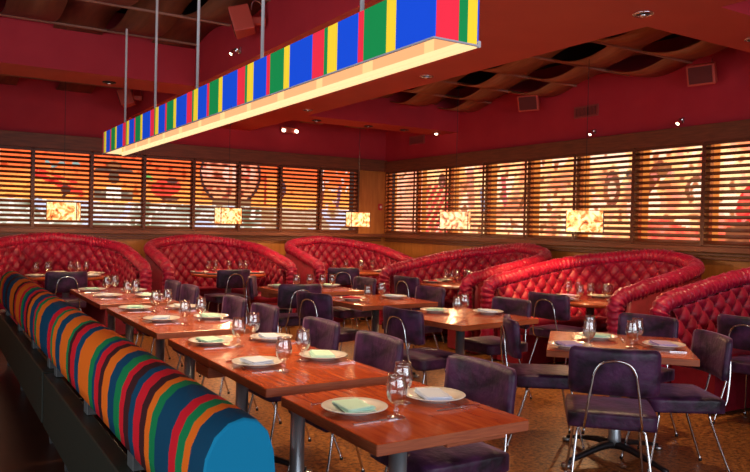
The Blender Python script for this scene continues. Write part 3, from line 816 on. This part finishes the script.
# ------------------------------------------------------------------ striped bench
TE, OR_, GR, RE, BR = (.001, .058, .125), (.92, .165, .008), (.004, .22, .070), (.72, .008, .022), (.055, .010, .012)
CAP = (.006, .27, .50)
bench_seq = [(1.908, CAP), (2.03, TE), (2.085, OR_), (2.15, GR), (2.22, RE), (2.38, TE), (2.45, GR), (2.51, OR_), (2.58, BR), (2.67, RE), (2.74, TE), (2.82, BR), (2.89, RE), (2.99, GR), (3.10, TE), (3.22, OR_), (3.29, BR), (3.38, RE), (3.43, TE), (3.52, GR), (3.78, OR_), (3.89, TE), (4.01, RE), (4.08, BR), (4.14, GR), (4.36, OR_), (4.52, TE), (4.64, OR_), (4.71, GR), (4.85, RE), (5.20, TE), (5.37, OR_), (5.47, GR), (5.54, RE), (5.73, TE), (5.87, OR_), (5.97, BR), (6.09, RE), (6.20, TE), (6.32, GR), (6.45, RE), (6.71, OR_), (6.80, RE), (6.92, BR), (7.22, OR_), (7.46, TE), (7.62, BR), (7.90, TE), (8.0, RE), (8.18, OR_), (8.30, GR)]
def bench_cushion(y0, y1, parent):
    """D-shaped upholstered roll; stripes are woven into the cloth"""
    prof = [(.655, .655), (.645, .72), (.645, .80), (.655, .87), (.680, .925), (.720, .960), (.765, .972), (.805, .962), (.840, .925), (.858, .87), (.865, .80), (.865, .72), (.855, .655)]
    ys = sorted({y0, y1} | {y for y, _ in bench_seq if y0 < y < y1})
    full = []
    for a, b_ in zip(ys, ys[1:]):
        n = max(1, int((b_-a)/.05)); full += [a+(b_-a)*k/n for k in range(n)]
    full.append(y1)
    bm = BM(); cen = (.755, .78); rings = []; cols = []
    def ring(y, s): return [bm.verts.new((cen[0]+(x-cen[0])*s, y, cen[1]+(z-cen[1])*s)) for x, z in prof]
    P = [ring(y0, .90), ring(y0+.006, .965)]
    def colr(y):
        c = CAP if False else TE
        for yy, cc in bench_seq:
            if y < yy: return cc
        return TE
    lay = bm.faces.layers.int.new('c')
    rs = [(y0, .955), (y0+.012, .99)]+[(y, 1.0) for y in full if y0+.012 < y < y1-.012]+[(y1-.012, .99), (y1, .955)]
    bm.free(); bm = BM(); prev = None; palette = []; idx = []
    for y, s in rs:
        cur = [bm.verts.new((cen[0]+(x-cen[0])*s, y, cen[1]+(z-cen[1])*s)) for x, z in prof]
        if prev:
            n = len(cur); c = colr((y+py)/2)
            for k in range(n):
                bm.faces.new((prev[k], prev[(k+1) % n], cur[(k+1) % n], cur[k])); idx.append(c)
        else: bm.faces.new(cur); idx.append(CAP if y0 < 3 else TE)
        prev = cur; py = y
    bm.faces.new(prev); idx.append(TE)
    fixn(bm)
    me = bpy.data.meshes.new('back_cushion'); bm.to_mesh(me); bm.free()
    at = me.color_attributes.new('dye', 'FLOAT_COLOR', 'CORNER')
    for p in me.polygons:
        for li in p.loop_indices: at.data[li].color = (*idx[p.index], 1)
        p.use_smooth = len(p.vertices) == 4
    me.materials.append(M['stripe_cloth'])
    o = bpy.data.objects.new('back_cushion', me); C.objects.link(o); o.parent = parent; o.location = -parent.location-Vector((0, 0, .015))
    return o
def bench(y0, y1, stubs, legs, label):
    root = empty('striped_bench', (.95, (y0+y1)/2, 0), 0, label, 'bench', 'striped back benches')
    off = -root.location
    def L(name, bm, m, par=root, sm=False): return link(name, bm, m, par, sm, loc=tuple(off) if par == root else None)
    bench_cushion(y0, y1, root)
    bm = BM(); box(bm, .62, .70, y0+.03, y1-.02, .24, .56, .006, 1); L('back_board', bm, M['vinyl'])
    bm = BM(); box(bm, .70, 1.16, y0+.03, y1-.02, .24, .37, .006, 1); L('seat_box', bm, M['vinyl'])
    bm = BM(); box(bm, .875, 1.20, y0+.01, y1-.02, .375, .475, .025, 3); L('seat_cushion', bm, M['seat_vinyl'], sm=True)
    for y in stubs:
        bm = BM(); box(bm, .668, .72, y-.045, y+.045, .562, .70, .003, 1); L('back_bracket', bm, M['stub_metal'])
    for y in legs:
        for x, sg in ((.74, -1), (1.08, 1)):
            bm = BM()
            box(bm, x-.03, x+.03, y-.04, y+.04, 0, .238)
            for v in bm.verts:
                if v.co.z < .1: v.co.x = x+(v.co.x-x)*.55; v.co.y = y+(v.co.y-y)*.55
            L('leg', bm, M['stub_metal'])
bench(1.90, 4.80, (2.05, 2.80, 3.70, 4.67), (2.4, 3.55, 4.60), 'near half of the long bench with a rounded multicoloured striped back')
bench(4.815, 8.35, (4.95, 5.75, 6.70, 7.8), (5.24, 6.97, 8.2), 'far half of the long bench with a rounded multicoloured striped back')

# ------------------------------------------------------------------ striped light box
BLU, YEL, GRN, RED_ = (.006, .065, .62), (.88, .60, .03), (.006, .23, .06), (.80, .025, .055)
pat = [(0, BLU), (.261, YEL), (.332, GRN), (.514, RED_), (.561, BLU), (.750, YEL), (.845, GRN), (.881, RED_)]
def lcol(d):
    d = d % PER; c = BLU
    for a, cc in pat:
        if d >= a: c = cc
    return c
LX0, LX1, LY0, LY1, LZ0, LZ1 = 1.596, 1.809, 2.19, 8.12, 2.211, 2.432
PER = 1.003
lb = empty('striped_light_box', (1.70, 5.1, LZ0), 0, 'long hanging light box wrapped in bright blue, yellow, green and red striped fabric', 'light fixture')
lo = -lb.location
def striped_panel(name, pts_fn, n, colfn, m, thick, length):
    """vertical panel of thin box slices coloured by slice"""
    bm = BM(); idx = []
    edges = [0]
    d = 0
    cuts = sorted(set([round(k*PER+a, 4) for k in range(-1, 8) for a, _ in pat if 0 < k*PER+a < length] + [0, length]))
    fine = []
    for a, b_ in zip(cuts, cuts[1:]):
        q = max(1, int((b_-a)/.12)); fine += [a+(b_-a)*k/q for k in range(q)]
    fine.append(length)
    prev = None
    for d in fine:
        cur = [bm.verts.new(p) for p in pts_fn(d)]
        if prev:
            c = colfn((d+pd)/2)
            for k in range(4): bm.faces.new((prev[k], cur[k], cur[(k+1) % 4], prev[(k+1) % 4])); idx.append(c)
        else: bm.faces.new(cur); idx.append(colfn(0.01))
        prev = cur; pd = d
    bm.faces.new(prev); idx.append(colfn(length-.01)); fixn(bm)
    me = bpy.data.meshes.new(name); bm.to_mesh(me); bm.free()
    at = me.color_attributes.new('dye', 'FLOAT_COLOR', 'CORNER')
    for p in me.polygons:
        for li in p.loop_indices: at.data[li].color = (*idx[p.index], 1)
    me.materials.append(m); o = bpy.data.objects.new(name, me); C.objects.link(o); o.parent = lb; o.location = lo
    return o
LL = LY1-LY0
side = lambda x0, x1: (lambda d: [(x0, LY0+d, LZ0), (x1, LY0+d, LZ0), (x1, LY0+d, LZ1), (x0, LY0+d, LZ1)])
striped_panel('fabric_side', side(LX0, LX0+.008), 4, lcol, M['banner'], .008, LL)
striped_panel('fabric_side', side(LX1-.008, LX1), 4, lcol, M['banner'], .008, LL)
front = lambda y: (lambda d: [(LX0+.008+d, y, LZ0), (LX0+.008+d, y+.008, LZ0), (LX0+.008+d, y+.008, LZ1), (LX0+.008+d, y, LZ1)])
endc = lambda d: RED_ if d < .107 else (GRN if d < .150 else YEL)
def end_panel(y):
    old = pat[:]
    pat[:] = [(0, RED_), (.107, GRN), (.150, YEL)]
    o = striped_panel('fabric_end', front(y), 4, endc, M['banner'], .008, LX1-LX0-.016); pat[:] = old
end_panel(LY0); end_panel(LY1-.008)
PE, PE2 = (1.1, .50, .22), (1.25, .72, .30)
lin = lambda d: PE2 if lcol(d) == YEL else PE
striped_panel('inner_liner', lambda d: [(LX1-.014, LY0+.01+d, LZ0+.028), (LX1-.009, LY0+.01+d, LZ0+.028), (LX1-.009, LY0+.01+d, LZ1-.01), (LX1-.014, LY0+.01+d, LZ1-.01)], 4, lin, M['liner'], .005, LL-.02)
striped_panel('inner_liner', lambda d: [(LX0+.009, LY0+.01+d, LZ0+.03), (LX0+.014, LY0+.01+d, LZ0+.03), (LX0+.014, LY0+.01+d, LZ1-.01), (LX0+.009, LY0+.01+d, LZ1-.01)], 4, lin, M['liner'], .005, LL-.02)
bm = BM(); box(bm, LX0+.02, LX1-.02, LY0+.02, LY1-.02, LZ1-.008, LZ1); link('top_panel', bm, M['white_paint'], lb, loc=tuple(lo))
bm = BM(); box(bm, LX0-.004, LX0+.004, LY0-.004, LY1+.004, LZ0-.008, LZ0-.001); box(bm, LX0+.004, LX1+.002, LY0-.004, LY0+.004, LZ0-.008, LZ0-.001); link('bottom_trim', bm, M['grey_trim'], lb, loc=tuple(lo))
bm = BM(); box(bm, LX1-.016, LX1+.004, LY0+.012, LY1, LZ0-.010, LZ0+.006); box(bm, LX1-.018, LX1-.0145, LY0+.012, LY1-.012, LZ0+.006, LZ0+.026); link('glowing_lip', bm, M['lip'], lb, loc=tuple(lo))
bm = BM(); box(bm, LX0+.015, LX1-.02, LY1-.02, LY1-.012, LZ0+.002, LZ1-.01); link('end_glow', bm, M['lip'], lb, loc=tuple(lo))  # added glowing sheet: lamp light on the inside of the end fabric
bm = BM(); box(bm, LX1-.006, LX1+.007, LY0-.008, LY0+.006, LZ0-.012, LZ0+.014, .002, 1); link('corner_clip', bm, M['white_paint'], lb, loc=tuple(lo))
for k in range(6):
    bm = BM(); y = LY0+.6+k*.95; tube(bm, [(1.67, y-.4, LZ1-.03), (1.67, y+.4, LZ1-.03)], .010, 8); link('lamp_tube', bm, M['lamp_dim'], lb, True, loc=tuple(lo))
for y in (2.9, 4.07, 5.29, 6.45, 7.58):
    bm = BM(); tube(bm, [(1.70, y, LZ1-.01), (1.70, y, 3.44)], .011, 8); link('suspension_rod', bm, M['white_paint'], lb, True, loc=tuple(lo))

# ------------------------------------------------------------------ pendant lamps
def art_glass(i):
    m = bpy.data.materials.new('art_glass'); m.use_nodes = True; nt = m.node_tree; b = nt.nodes['Principled BSDF']
    tc = nt.nodes.new('ShaderNodeTexCoord'); n = nt.nodes.new('ShaderNodeTexNoise'); n.inputs['Scale'].default_value = 11; n.inputs['Detail'].default_value = 4; n.inputs['Distortion'].default_value = 1.5
    mp = nt.nodes.new('ShaderNodeMapping'); mp.inputs['Location'].default_value = (i*3.1, i*1.7, 0)
    nt.links.new(tc.outputs['Object'], mp.inputs['Vector']); nt.links.new(mp.outputs['Vector'], n.inputs['Vector'])
    cr = nt.nodes.new('ShaderNodeValToRGB'); e = cr.color_ramp.elements
    e[0].position = .33; e[0].color = (.22, .05, .015, 1); e[1].position = .60; e[1].color = (1.0, .74, .40, 1)
    q = e.new(.42); q.color = (.75, .22, .05, 1); q = e.new(.50); q.color = (.95, .50, .18, 1)
    nt.links.new(n.outputs['Fac'], cr.inputs['Fac']); nt.links.new(cr.outputs['Color'], b.inputs['Base Color']); nt.links.new(cr.outputs['Color'], b.inputs['Emission Color'])
    b.inputs['Emission Strength'].default_value = 1.25; b.inputs['Roughness'].default_value = .2
    return m
PL = [(1.53, 10.20, R(-28), 'amber glass box pendant lamp hanging above the far left booth'), (3.78, 10.20, R(18), 'amber glass box pendant lamp above the middle far wall booth'),
      (5.99, 10.20, R(8), 'amber glass box pendant lamp above the far corner booth'), (6.0, 7.66, R(-52), 'amber glass box pendant lamp above the first booth on the right wall'),
      (6.0, 5.42, R(-50), 'amber glass box pendant lamp above the bright booth on the right wall')]
for i, (x, y, a, lbl) in enumerate(PL):
    t = empty('pendant_lamp', (x, y, 1.49), a, lbl, 'lamp', 'amber box pendant lamps')
    g = art_glass(i)
    hx, hy, h = .19, .075, .225
    for nm, b4 in (('glass_pane', (-hx, hx, -hy, -hy+.006)), ('glass_pane', (-hx, hx, hy-.006, hy)), ('glass_pane', (-hx, -hx+.006, -hy+.006, hy-.006)), ('glass_pane', (hx-.006, hx, -hy+.006, hy-.006))):
        bm = BM(); box(bm, *b4, 0, h); link(nm, bm, g, t)
    bm = BM()
    for sx in (-1, 1):
        for sy in (-1, 1): box(bm, sx*hx-.004, sx*hx+.004, sy*hy-.004, sy*hy+.004, -.003, h+.003)
    box(bm, -hx, hx, -.01, .01, h-.004, h+.002); link('frame', bm, M['base_metal'], t)
    bm = BM(); tube(bm, [(0, 0, h), (0, 0, 3.36-1.49)], .003, 6); link('cord', bm, M['black'], t)
    bm = BM(); lathe(bm, [(0, .06), (.03, .07), (.035, .10), (.015, .14), (0, .15)], 12); link('bulb', bm, M['lamp_dim'], t, True)

# ------------------------------------------------------------------ fittings on ceiling and walls
def downlight(x, y, z, label, lit):
    t = empty('recessed_downlight', (x, y, z), 0, label, 'ceiling light', 'recessed downlights')
    bm = BM(); lathe(bm, [(.052, 0), (.072, 0), (.075, -.004), (.070, -.010), (.052, -.010), (.048, -.002), (.052, 0)], 24); fixn(bm); link('trim_ring', bm, M['chrome'] if lit != 2 else M['black'], t, True)
    bm = BM(); lathe(bm, [(0, -.004), (.046, -.004), (.046, -.002), (0, -.002)], 20); fixn(bm); link('lens', bm, M['black'], t, True)
    bm = BM(); lathe(bm, [(0, -.030), (.020, -.026), (.026, -.012), (.022, -.004), (0, -.004)], 14); fixn(bm); link('lamp_head', bm, M['lamp'] if lit == 1 else M['chrome'], t, True)
DL = [(4.30, 3.40, 0, 'chrome downlight in the red soffit at upper right'), (5.55, 3.33, 0, 'chrome downlight in the red ceiling beam near the right edge'), (4.34, 6.07, 0, 'chrome downlight in the soffit right of the light box end'),
      (4.36, 8.83, 0, 'downlight in the soffit just before the far cross beam'), (4.90, 9.62, 2, 'first downlight on the far cross beam, counted from the left'), (5.80, 9.62, 2, 'second downlight on the far cross beam, counted from the left'),
      (6.47, 9.62, 2, 'third downlight on the far cross beam, counted from the left'), (7.10, 9.62, 1, 'lit downlight at the right end of the far cross beam'), (1.73, 8.52, 2, 'black downlight under the red beam at the far left')]
for x, y, l, s in DL: downlight(x, y, SZ-.001, s, l)
def spot(x, y, z, a, label):
    t = empty('wall_spotlight', (x, y, z), a, label, 'spotlight', 'small wall washing spotlights')
    bm = BM(); box(bm, -.02, .02, -.012, .012, -.03, .03, .004, 1); link('mount', bm, M['chrome'], t)
    bm = BM(); tube(bm, [(0, -.01, 0), (0, -.05, -.01)], .006, 8); link('arm', bm, M['chrome'], t)
    bm = BM(); tube(bm, [(0, -.035, .0), (0, -.095, -.045)], .024, 12); link('head', bm, M['chrome'], t, True)
    bm = BM(); tube(bm, [(0, -.096, -.0455), (0, -.099, -.048)], .014, 12); link('lens', bm, M['lamp'], t)
spot(XR-.033, 6.46, 2.78, -PI/2, 'small chrome spotlight on the right wall under the air vent')
spot(XR-.033, 5.19, 2.78, -PI/2, 'small chrome spotlight on the right wall under the square speaker')
spot(SX0-.013, 6.69, 3.17, -PI/2, 'small chrome spotlight on the red soffit face between the two speakers')
spot(SX0-.013, 4.60, 3.20, -PI/2, 'small chrome spotlight on the red soffit face near the top of the photo')
def speaker(x, y, z, rz, tilt, label):
    t = empty('wall_speaker', (x, y, z), rz, label, 'speaker', 'red box speakers')
    def tl(bm):
        m = Matrix.Translation((0, -.10, 0)) @ Matrix.Rotation(tilt, 4, 'X')
        for v in bm.verts: v.co = m @ v.co
    bm = BM(); box(bm, -.15, .15, -.10, .08, -.11, .11, .012, 2)
    for v in bm.verts:
        if v.co.y > 0: v.co.x *= .72
    tl(bm); link('cabinet', bm, M['speaker_red'], t)
    bm = BM(); box(bm, -.125, .125, -.108, -.101, -.088, .088, .004, 1); tl(bm); link('grille', bm, M['speaker_grille'], t)
    bm = BM(); tube(bm, [(.05, -.03, .08), (.05, -.02, .16), (.03, .03, .17), (.0, .075, .12), (0, .09, .04)], .006, 8, 4); link('cable_loop', bm, M['chrome'], t, True)
    bm = BM(); box(bm, -.035, .035, -.02, .098, -.03, .03, .004, 1); link('bracket', bm, M['speaker_red'], t)
speaker(2.47, 6.10, 3.30, R(-90-25), R(18), 'red box speaker on the soffit face above the striped light box')
speaker(2.47, 10.45, 3.22, R(-90-20), R(18), 'red box speaker far away behind the striped light box end')
speaker(XR-.13, 7.50, 3.27, R(-90+25), R(18), 'dark red box speaker with a looped cable on the right wall')
speaker(XR-.13, 4.83, 3.22, R(-90+12), R(16), 'wide dark red box speaker on the right wall near the edge of the photo')
def vent(loc, rz, w, h, label):
    t = empty('air_vent', loc, rz, label, 'air vent', 'wall air vents')
    bm = BM(); box(bm, -w/2, w/2, -.012, -.001, -h/2, h/2)
    link('backing', bm, M['black'], t)
    bm = BM(); box(bm, -w/2-.02, w/2+.02, -.022, -.001, h/2, h/2+.02); box(bm, -w/2-.02, w/2+.02, -.022, -.001, -h/2-.02, -h/2); box(bm, -w/2-.02, -w/2, -.022, -.001, -h/2, h/2); box(bm, w/2, w/2+.02, -.022, -.001, -h/2, h/2)
    link('frame', bm, M['vent_paint'], t)
    bm = BM(); n = int(w/.022)
    for k in range(n): x = -w/2+w*(k+.5)/n; box(bm, x-.004, x+.004, -.020, -.012, -h/2, h/2)
    link('louvres', bm, M['vent_paint'], t)
vent((XR-.02, 6.62, 3.06), -PI/2, .36, .11, 'red painted air vent high on the right wall')
vent((XR-.02, 10.45, 3.03), -PI/2, .40, .11, 'red painted air vent high on the right wall near the corner')
vent((XR-.02, 4.22, 3.12), -PI/2, .30, .20, 'red painted air vent at the right edge of the photo')
t = empty('emergency_light', (5.30, YB-.021, 3.12), 0, 'small red emergency light box with two lamps high on the far wall', 'emergency light')
bm = BM(); box(bm, -.15, .15, -.07, 0, -.05, .05, .008, 2); link('housing', bm, M['speaker_red'], t)
for s in (-1, 1):
    bm = BM(); tube(bm, [(s*.12, -.07, -.01), (s*.12, -.11, -.02)], .03, 14); link('lamp', bm, M['lamp_dim'], t, True)
t = empty('wall_sign', (7.21, YB-.032, 1.86), 0, 'small red square sign with a white symbol on the wooden corner panel', 'sign')
bm = BM(); box(bm, -.045, .045, -.008, 0, -.06, .06, .002, 1); link('plate', bm, M['sign_red'], t)
bm = BM(); tube(bm, [(.01, -.008, 0), (.01, -.010, 0)], .03, 4); link('symbol', bm, M['sign_white'], t)

# ------------------------------------------------------------------ light
def area(name, loc, rot, sx, sy, power, col, spread=PI):
    l = bpy.data.lights.new(name, 'AREA'); l.shape = 'RECTANGLE'; l.size = sx; l.size_y = sy; l.energy = power; l.color = col; l.spread = spread
    o = bpy.data.objects.new(name, l); C.objects.link(o); o.location = loc; o.rotation_euler = rot; return o
def spotl(loc, tgt, power, col, ang=60, blend=.5, rad=.04):
    l = bpy.data.lights.new('spot', 'SPOT'); l.energy = power; l.color = col; l.spot_size = R(ang); l.spot_blend = blend; l.shadow_soft_size = rad
    o = bpy.data.objects.new('spot', l); C.objects.link(o); o.location = loc
    o.rotation_euler = (Vector(tgt)-Vector(loc)).to_track_quat('-Z', 'Y').to_euler(); return o
# daylight through the window behind the camera
area('window_daylight', (2.3, -3.0, 1.75), (R(90), 0, 0), 7.2, 1.6, 170, (.80, .88, 1.0))
area('side_fill_daylight', (-2.9, 2.2, 1.75), (R(90), 0, R(-90)), 6.0, 1.6, 100, (.88, .93, 1.0))  # added fill from the open left side, brightens the bench and chrome
# light box
area('light_box_glow', (1.67, 5.15, LZ1-.05), (0, 0, 0), .10, 5.8, 58, (1.0, .70, .40))
WARM = (1.0, .68, .38)
for x, y in ((4.30, 3.40), (4.34, 6.07), (4.36, 8.83)):
    spotl((x, y, SZ-.05), (x-.3, y+.1, 0), 110 if y < 4 else 190, WARM, 95, .8)
spotl((5.55, 3.33, SZ-.05), (5.9, 4.6, .6), 130, WARM, 80, .8)
spotl((4.90, 9.62, SZ-.05), (4.6, 10.8, .8), 110, WARM, 80, .8)
spotl((5.80, 9.62, SZ-.05), (6.0, 10.8, .8), 110, WARM, 80, .8)
spotl((6.85, 9.62, SZ-.05), (6.6, 8.6, .8), 60, WARM, 80, .8)
spotl((4.90, 4.95, SZ+.30), (6.15, 6.25, .88), 750, (1.0, .50, .20), 26, .7)  # added spot with no fixture, warms the bright booth's left arm
spotl((1.73, 8.52, SZ-.05), (1.8, 10.4, .8), 110, WARM, 80, .8)
spotl((SX0-.12, 4.60, 3.12), (1.6, 4.1, .7), 130, WARM, 75, .8)
spotl((SX0-.12, 6.69, 3.10), (1.6, 6.6, .7), 130, WARM, 75, .8)
for x, y, a, _ in PL:
    l = bpy.data.lights.new('pendant_glow', 'POINT'); l.energy = 14; l.color = (1, .62, .32); l.shadow_soft_size = .05
    o = bpy.data.objects.new('pendant_glow', l); C.objects.link(o); o.location = (x, y, 1.46)
w = bpy.data.worlds.new('world'); sc.world = w; w.use_nodes = True
w.node_tree.nodes['Background'].inputs[0].default_value = (1.0, .55, .45, 1); w.node_tree.nodes['Background'].inputs[1].default_value = .06
